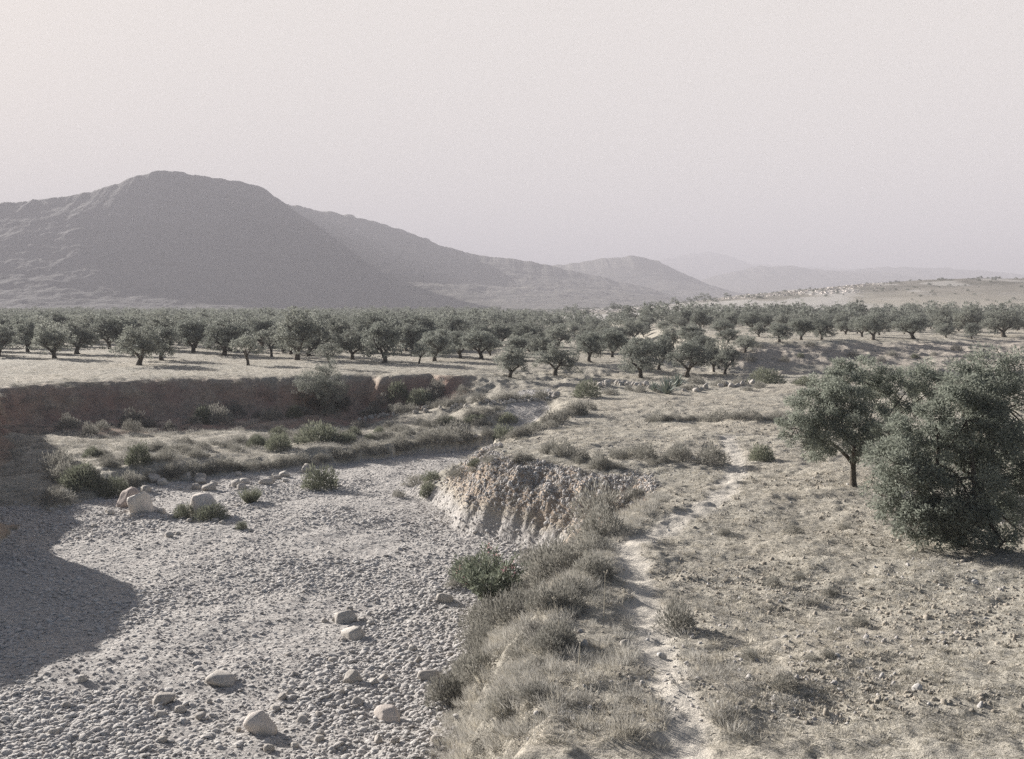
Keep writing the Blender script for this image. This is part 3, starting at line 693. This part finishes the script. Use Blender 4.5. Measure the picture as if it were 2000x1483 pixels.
# the two big trees on the right
def big_tree_build(base, lobes_px, seed, label, nleaf, forkz, tr):
    X, Y, Z = base; L = []
    for (lx, ly, r, dy) in lobes_px:
        yy = Y + dy; wx_, wz_ = at_depth(lx, ly, yy); r *= .86; L.append((wx_-X, dy, wz_-Z, r*yy/FPX, r*yy/FPX*.9))
    H = max(l[2]+l[4] for l in L)*1.02
    ms = crown_and_trunk(seed, H, max(l[0]+l[3] for l in L)*2, 0, nleaf, .12, .036, OLIVE_NEAR, low=0, fork=forkz/H, trunk_r=tr, lobes=L, nsub=30)
    return tree_obj('olive_tree', ms, (X, Y, Z-.03), label, 'two large olive trees on the right bank')
A0 = find_depth(1668, 952)
big_tree_build(A0, [(1640,760,62,0),(1700,745,60,.6),(1590,800,60,.2),(1560,830,42,-.4),(1625,850,58,-.6),(1700,830,62,-.2),(1740,760,55,.8),(1800,745,50,1.2),(1835,765,44,1.0),(1790,800,42,.9),(1660,800,62,-.8),(1740,850,50,.3),(1680,880,34,-.4),(1600,868,36,.5),(1650,728,36,.3)], 401,
               'whole round olive tree with forked dark trunk on the right bank', 56000, .95, .105)
B0 = (px(1880, 1062, 3)[0], px(1880, 1062, 3)[1]); B0 = put(*B0)
big_tree_build(B0, [(1905,750,62,.6),(1965,725,70,1.0),(1840,830,72,-.2),(1780,850,62,0),(1740,880,52,.4),(1900,820,80,-.6),(1935,775,60,-.3),(1950,860,70,-.6),(1900,760,50,-.2),(1980,800,90,.2),(1800,940,80,-.4),(1740,960,58,.2),(1880,930,90,-.8),(1960,930,95,0),(1810,1010,62,-.4),(1880,1020,70,-.4),(1960,1010,70,0),(2040,900,90,.4),(1850,1045,34,-.9),(1850,985,64,-1.0),(1905,1000,60,-1.3),(1800,1000,50,-.9),(1905,1045,40,-1.2),(1960,1060,40,-.8),(1775,900,62,-.8),(1850,880,80,.8)], 402,
               'nearest and biggest olive tree, crown to the ground, cut by the right edge', 85000, .5, .2)

# ------------------------------------------------------------------ shrubs
def shrub_proto(name, label, me, cat='shrub', group=None):
    o = obj(name, me); tag(o, label, cat, group); return o
CUS = [cushion('shrub', 500+i, 1500, SCRUBD, .16, .04, .75) for i in range(4)]
GRN = [cushion('shrub', 510+i, 1700, GREENS, .20, .05, .9) for i in range(3)]
SPK = [tuft('shrub', 520+i, 420, 1.15, .28, .04, GREENS, 1.4) for i in range(2)]
def shrub(bx, by, wp, hp, ms, label, group=None, name='shrub', dz=-.03, cat='shrub'):
    X, Y, Z = find_depth(bx, by)
    r = .5*wp*Y/FPX; h = hp*Y/FPX
    o = obj(name, ms, loc=(X, Y+r*.4, Z+dz)); o.scale = (r, r, h/.85 if ms not in SPK else h/1.05); o.rotation_euler = (0, 0, random.uniform(0, 6.28))
    if ms in SPK: o.scale = (r*1.0, r*1.0, h)
    return tag(o, label, cat, group)
SH = [
 (487,984,54,34,SPK[0],'spiky green tuft on the pebbles between the white boulder and the leafy bush'),
 (623,957,72,40,GRN[0],'leafy green bush on the open riverbed, right of the spiky tuft'),
 (408,1017,60,26,GRN[1],'dark green shrub pressed against the front of the big white boulder'),
 (356,1012,38,26,GRN[2],'yellow green tuft just left of the big white boulder'),
 (471,1034,24,14,GRN[0],'tiny green tuft on the gravel below the spiky one'),
 (222,972,60,34,GRN[1],'olive coloured scrub behind the pinkish boulder'),
 (266,910,56,38,GRN[2],'grey green leafy plant on the terrace by the shadow edge'),
 (620,868,96,34,GRN[0],'wide patch of yellow green plants in the middle of the terrace'),
 (540,880,50,26,GRN[1],'small green plant left of the wide patch on the terrace'),
 (835,973,34,26,GRN[2],'small round green shrub at the left foot of the stony bank'),
 (1145,777,50,30,GRN[1],'dark green bush at the left end of the stone heap near the grove'),
 (1240,980,38,34,CUS[0],'dark round shrub standing on the ramp right of the eroded cliff'),
 (1393,908,64,42,CUS[1],'grey twiggy bush on the open field beyond the path'),
 (1490,903,54,30,GRN[2],'thin green plant on the field, left of the forked tree'),
 (1040,1107,70,40,CUS[2],'brownish shrub at the foot of the eroded cliff'),
 (928,1128,90,36,GRN[1],'rounded grey green shrub at the back of the oleander'),
 (895,1150,58,30,CUS[3],'brown grey shrub touching the left side of the oleander'),
 (1325,1235,86,60,CUS[0],'large fuzzy grey shrub on the right of the footpath'),
 (1465,1290,40,26,CUS[1],'small dark tuft alone on the stony field right of the path'),
 (1540,1350,70,30,CUS[2],'low dark shrub on the bare slope at the bottom right'),
 (1500,750,60,26,GRN[1],'dark bush on the small mound below the broken bank'),
 (1575,752,50,14,GRN[0],'low green brush running right from the dark bush at the gully'),
 (985,860,60,24,GRN[0],'green bush where the riverbed disappears behind the bank'),
 (880,862,84,36,CUS[1],'dark mound shaped shrub on the terrace edge over the riverbed'),
]
for a in SH: shrub(*a)
# the tall bush in front of the shaded bank
bx_, by_, bz_ = find_depth(632, 812)
cb = crown_and_trunk(601, 4.6, 6.2, 12, 16000, .13, .05, OLIVE_PALE, low=.04, fork=.08, trunk_r=.1, nsub=20)
tree_obj('bush', cb, (bx_, by_, bz_), 'tall pale green bush growing against the shaded river bank'); 
for o in list(COL.objects):
    if o.name.startswith('bush') and o.type == 'EMPTY': o['category'] = 'bush'; o.scale = (.98, .98, 1.0)
# scatter of individual shrubs: terrace edge, bank crest, field, shaded bank
def row(pts, n, wr, hr, mss, label, group, jit=(10, 4)):
    P = np.array(pts, float); L = np.r_[0, np.cumsum(np.hypot(*np.diff(P, axis=0).T))]
    for i in range(n):
        s = (i+random.uniform(.2, .8))/n*L[-1]; a = np.interp(s, L, P[:, 0]); b = np.interp(s, L, P[:, 1])
        wq = random.uniform(*wr)
        shrub(a+random.uniform(-jit[0], jit[0]), b+random.uniform(-jit[1], jit[1]), wq, wq*random.uniform(*hr), random.choice(mss), label, group)
row([(230,955),(300,938),(450,920),(560,912),(700,893),(850,874),(950,862)], 40, (24,58), (.38,.62), CUS, 'grey cushion shrub on the front edge of the terrace, above the gravel', 'cushion shrubs along the terrace edge')
row([(180,905),(320,890),(480,870),(700,850),(900,830),(1000,815)], 90, (16,44), (.35,.5), CUS+GRN[:1], 'small low shrub scattered on the grassy terrace', 'small shrubs on the terrace', (24,14))
row([(700,818),(800,803),(900,792),(1000,783),(1080,778)], 16, (20,44), (.35,.55), CUS, 'low shrub along the line of stones behind the terrace', 'shrubs along the stone line')
row([(100,850),(250,835),(400,828),(520,815),(700,800),(850,780),(920,768)], 26, (24,56), (.5,.75), CUS+GRN[1:2], 'shrub in the shade at the foot of the far bank', 'shrubs at the foot of the shaded bank', (12,10))
row([(100,900),(130,950),(180,940),(110,985)], 7, (40,70), (.5,.7), CUS+GRN[1:2], 'dark shrub in deep shade at the left edge', 'shrubs in the shade at the left edge')
row([(1000,905),(1080,890),(1160,915),(1240,900),(1310,905),(1340,890)], 18, (22,56), (.45,.75), CUS, 'grey shrub on top of the eroded cliff', 'shrubs on the cliff top', (14,10))
row([(1262,822),(1530,820)], 15, (24,46), (.32,.5), CUS, 'brown tuft in the straight row of scrub across the field', 'tufts in the row across the field', (4,2))
row([(1000,860),(1050,840),(1100,820),(1150,800)], 12, (26,56), (.4,.6), CUS+GRN[:1], 'shrub on the crest where the bank turns away', 'shrubs on the crest')
row([(780,965),(850,940),(920,925),(975,895)], 10, (22,50), (.4,.6), CUS+GRN[:1], 'shrub on the gentle gravel slope left of the cliff', 'shrubs left of the cliff', (12,8))
row([(880,1420),(920,1330),(980,1220),(1060,1150),(1130,1090),(1200,1020)], 20, (50,120), (.5,.75), CUS, 'fuzzy dry grey shrub on the slope between path and riverbed', 'dry shrubs on the near slope', (26,24))
row([(1000,1380),(1060,1290),(1110,1200),(1160,1120)], 12, (50,100), (.45,.7), CUS, 'dry shrub near the upper rim of the slope beside the path', 'dry shrubs along the rim', (30,30))
row([(1400,1000),(1600,1050),(1500,1150),(1750,1200),(1600,1300),(1850,1350)], 12, (20,44), (.4,.6), CUS, 'small dry tuft on the open field right of the path', 'small tufts on the field', (60,40))
row([(1450,700),(1560,690),(1700,700),(1830,690),(1900,700)], 14, (14,28), (.4,.6), CUS+GRN[:1], 'shrub clinging to the eroded slope below the upper field', 'shrubs on the eroded slope', (16,16))
row([(1180,765),(1290,768),(1400,752),(1500,765)], 12, (18,40), (.35,.55), CUS+GRN[:1], 'low shrub around the stone heap near the agave', 'shrubs around the stone heap', (16,6))

# oleander with a few pink flowers
def oleander():
    g = np.random.default_rng(700); parts = []; fl = []; st = []
    for i in range(60):
        a = g.uniform(0, 6.28); r = g.random()**.5; tip = np.array([math.cos(a)*r*1.25, math.sin(a)*r*1.0, g.uniform(.55, 1.25)*(1.15-.45*r)])
        b = np.array([math.cos(a)*r*.25, math.sin(a)*r*.25, 0])
        p = bezier(b, (b+tip)/2+np.array([0, 0, .2]), tip, 8); st.append(tube(p, np.linspace(.014, .005, 8), 4))
        for q in p[2:]:
            k = 9; d = g.normal(size=(k, 3))*.7 + (tip-b)/np.linalg.norm(tip-b)
            parts.append(leaves(np.repeat(q[None], k, 0)+g.normal(0, .03, (k, 3)), d, g.uniform(.12, .2, k), .035, g))
        if i % 7 == 0:
            fl.append(leaves(np.repeat(tip[None], 10, 0)+g.normal(0, .05, (10, 3)), g.normal(size=(10, 3))+np.array([0, 0, 1]), .07, .05, g))
    V, F = join(parts); lm = mesh('foliage', V, F, OLEAN, fattrs={'tint': g.random(len(F))})
    V, F = join(fl); fm = mesh('flowers', V, F, PINK, fattrs={'tint': g.random(len(F))})
    V, F = join(st); sm = mesh('stems', V, F, BARK)
    return lm, sm, fm
om = oleander(); ox, oy, oz = find_depth(955, 1200)
e = bpy.data.objects.new('oleander', None); COL.objects.link(e); e.location = (ox, oy+1.2, oz); e.scale = (1.15, 1.5, 1.45)
obj('foliage', om[0], e); obj('stems', om[1], e); obj('flowers', om[2], e)
tag(e, 'green oleander with long leaves and pink flowers at the foot of the slope', 'oleander')
# agaves near the stone heap
def agave(seed, n=26):
    g = np.random.default_rng(seed); V = []; F = []; o = 0
    for i in range(n):
        a = 2.4*i; el = R(25 + 60*i/n); L = g.uniform(.85, 1.15)
        d = np.array([math.cos(a)*math.cos(el), math.sin(a)*math.cos(el), math.sin(el)]); s = np.array([-math.sin(a), math.cos(a), 0]); up = np.cross(s, d)
        for k, (t, wd) in enumerate(((0, .05), (.3, .075), (.6, .06), (.85, .03), (1.0, .003))):
            c = d*L*t + np.array([0, 0, -.12*t*t*math.cos(el)])
            V += [c+s*wd+up*.02, c-up*.03*(1-t), c-s*wd+up*.02]
            if k:
                b = o+3*(k-1); F += [(b, b+1, b+4, b+3), (b+1, b+2, b+5, b+4)]
        o += 15
    return mesh('agave', np.array(V), np.array(F), AGAVE, fattrs={'tint': g.random(len(F))})
for (ax, ay, s, lab) in ((1303,770,1.35,'large pale agave with spiky upright leaves by the stone heap'), (1323,756,1.15,'second agave with thin spikes just behind and right of the large one'), (1278,765,.8,'small agave left of the large pale one')):
    X, Y, Z = find_depth(ax, ay); o = obj('agave', agave(ax), loc=(X, Y, Z)); o.scale = (s, s, s*1.1); tag(o, lab, 'agave')
# thin dry stalks
for (ax, ay, hp, lab) in ((1092,1240,72,'thin pale dry stalk leaning on the slope, left one of two'), (1179,1215,100,'tall thin upright dry stalk beside the path slope'), (1130,1300,50,'short dry stalk low on the slope below the others')):
    X, Y, Z = find_depth(ax, ay); h = hp*Y/FPX
    v, f = tube(bezier(np.array([0, 0, -.05]), np.array([.02, 0, h*.5]), np.array([-.12 if hp == 72 else .03, 0, h]), 6), np.linspace(.014, .006, 6), 5)
    hv, hf = leaves(np.repeat(v[-1][None], 8, 0)+rng.normal(0, .02, (8, 3)), rng.normal(size=(8, 3))+np.array([0, 0, 1]), .07, .02, rng)
    v2, f2 = join([(v, f), (hv, hf)])
    tag(obj('dry_stalk', mesh('dry_stalk', v2, f2, STRAW, fattrs={'tint': np.ones(len(f2))*.7}), loc=(X, Y, Z)), lab, 'dry stalk')

# ------------------------------------------------------------------ boulders
RB = [rock('boulder', 800+i, 3, ROCK, 12+i % 5, (1, .82, .68), .10) for i in range(8)]
def boulder(bx, by, wp, hp, me, label, group=None, rz=None):
    X, Y, Z = find_depth(bx, by); r = .5*wp*Y/FPX; h = hp*Y/FPX
    o = obj('boulder', me, loc=(X, Y+r*.5, Z+h*.26)); r *= 1.22; h *= 1.25; o.scale = (r, r, h*.62/.68); o.rotation_euler = (random.uniform(-.15, .15), random.uniform(-.15, .15), random.uniform(0, 6.28) if rz is None else rz)
    return tag(o, label, 'boulder', group)
boulder(397,1010,64,50,rock('boulder', 821, 4, ROCKW, 22, (1, .85, .8), .35),'big rounded white boulder on the riverbed')
boulder(270,1003,48,46,rock('boulder', 835, 4, ROCKW, 16, (1, .8, .8), .0, False),'pale pointed boulder with a flat slanting face')
boulder(250,990,66,42,rock('boulder', 823, 4, ROCKP, 16, (1, .8, .7), .0, False),'pinkish brown angular boulder behind the pale pointed one')
boulder(755,1412,62,36,rock('boulder', 824, 4, ROCKW, 24, (1, .62, .6), .3),'smooth oblong pale boulder at the bottom centre of the riverbed')
boulder(506,1437,58,34,rock('boulder', 825, 4, ROCKW, 15, (1, .75, .85), .02, False),'pale tent shaped boulder at the bottom edge of the riverbed')
boulder(672,1218,48,22,RB[0],'grey flat topped boulder in the middle of the lower riverbed')
boulder(690,1250,56,24,RB[1],'grey cobble slab just below the flat topped boulder')
boulder(686,1335,44,20,rock('boulder', 826, 4, ROCK, 16, (1, .7, .8), .0, False),'dark slanting wedge shaped boulder left of the path slope, lower riverbed')
boulder(835,1330,40,22,RB[2],'pale oval boulder right of the dark wedge')
boulder(960,1228,34,18,RB[3],'grey boulder below the oleander')
boulder(865,1178,36,20,RB[4],'brown grey boulder touching the left side of the oleander')
boulder(1140,1266,22,16,RB[5],'small round pale stone on the slope beside the path')
boulder(1223,1266,24,18,RB[6],'small round pale stone at the upper rim beside the path')
boulder(425,1340,70,26,RB[7],'low wide stone slab in the lower left gravel')
boulder(315,1378,46,22,RB[1],'dark angular stone near the bottom left')
def rocks(n, box, wr, label, group, mss=RB):
    x0, y0, x1, y1 = box
    for i in range(n):
        wq = random.uniform(*wr); boulder(random.uniform(x0, x1), random.uniform(y0, y1), wq, wq*random.uniform(.45, .7), random.choice(mss), label, group)
rocks(16, (280,935,560,965), (12,30), 'light grey stone among the rubble below the terrace edge', 'stones below the terrace edge')
rocks(8, (440,915,620,935), (12,26), 'pale stone at the foot of the terrace shrubs', 'stones at the foot of the terrace shrubs')
rocks(36, (90,1330,860,1470), (12,26), 'grey cobble in the coarse gravel at the bottom', 'cobbles in the coarse gravel at the bottom')
rocks(20, (560,1180,900,1330), (10,20), 'grey cobble in the lower middle gravel', 'cobbles in the lower middle gravel')
rocks(14, (160,1000,500,1060), (10,22), 'small stone around the white boulder', 'small stones around the white boulder')
rocks(12, (820,870,1000,885), (6,14), 'tiny pale stone on the upper riverbed', 'tiny stones on the upper riverbed')
def rockline(pts, n, wr, label, group, jit=4):
    P = np.array(pts, float); L = np.r_[0, np.cumsum(np.hypot(*np.diff(P, axis=0).T))]
    for i in range(n):
        s = random.random()*L[-1]; wq = random.uniform(*wr)
        boulder(np.interp(s, L, P[:, 0])+random.uniform(-3, 3), np.interp(s, L, P[:, 1])+random.uniform(-jit, jit), wq, wq*random.uniform(.6, .9), random.choice(RB), label, group)
rockline([(1170,752),(1210,750),(1270,756),(1290,758)], 60, (5,13), 'grey stone of the heap beside the agave', 'stones of the heap beside the agave')
rockline([(700,822),(800,806),(870,798),(960,790),(1040,782),(1090,776)], 90, (5,12), 'grey stone in the tumbled line across the terrace', 'stones of the tumbled line')
rockline([(1320,770),(1420,755),(1480,748)], 16, (7,13), 'stone of the low rubble right of the agave', 'stones right of the agave')
# pale outcrops on the far slope
rr = rng.random((2200, 2)); u = 1130+600*rr[:, 0]; Y = 560+170*rr[:, 1]; X = (u-1000)/FPX*Y
k = fbm(X*.03, Y*.02, 61, 4) > -.02; X, Y = X[k], Y[k]; s = rng.uniform(.3, 1.1, len(X))
source('outcrop', [rock('outcrop', 850+i, 2, ROCKW, 9, (1, .7, .4), .05, False) for i in range(4)])
scatter('outcrop', np.stack([X, Y, ground_z(X, Y)], 1), upright(len(X), .1), np.stack([s*1.6, s, s], 1), 'outcrop', 'pale rock outcrops on the slope of the right hand hill')

# ------------------------------------------------------------------ haze
def haze():
    x0, x1, y0, y1, z0, z1 = -9000, 9000, -60, 13500, -40, 520
    V = [(x, y, z) for x in (x0, x1) for y in (y0, y1) for z in (z0, z1)]
    F = [(0,1,3,2),(4,6,7,5),(0,4,5,1),(2,3,7,6),(0,2,6,4),(1,5,7,3)]
    me = bpy.data.meshes.new('haze'); me.from_pydata(V, [], F); me.update()
    m = bpy.data.materials.new('haze'); m.use_nodes = True; t = m.node_tree; t.nodes.remove(t.nodes['Principled BSDF'])
    v = t.nodes.new('ShaderNodeVolumePrincipled'); v.inputs['Color'].default_value = (.468, .465, .510, 1); v.inputs['Density'].default_value = .00034; v.inputs['Anisotropy'].default_value = 0.0
    t.links.new(v.outputs[0], t.nodes['Material Output'].inputs['Volume']); me.materials.append(m)
    tag(obj('haze', me), 'pale haze lying over the valley', kind='stuff')
haze()
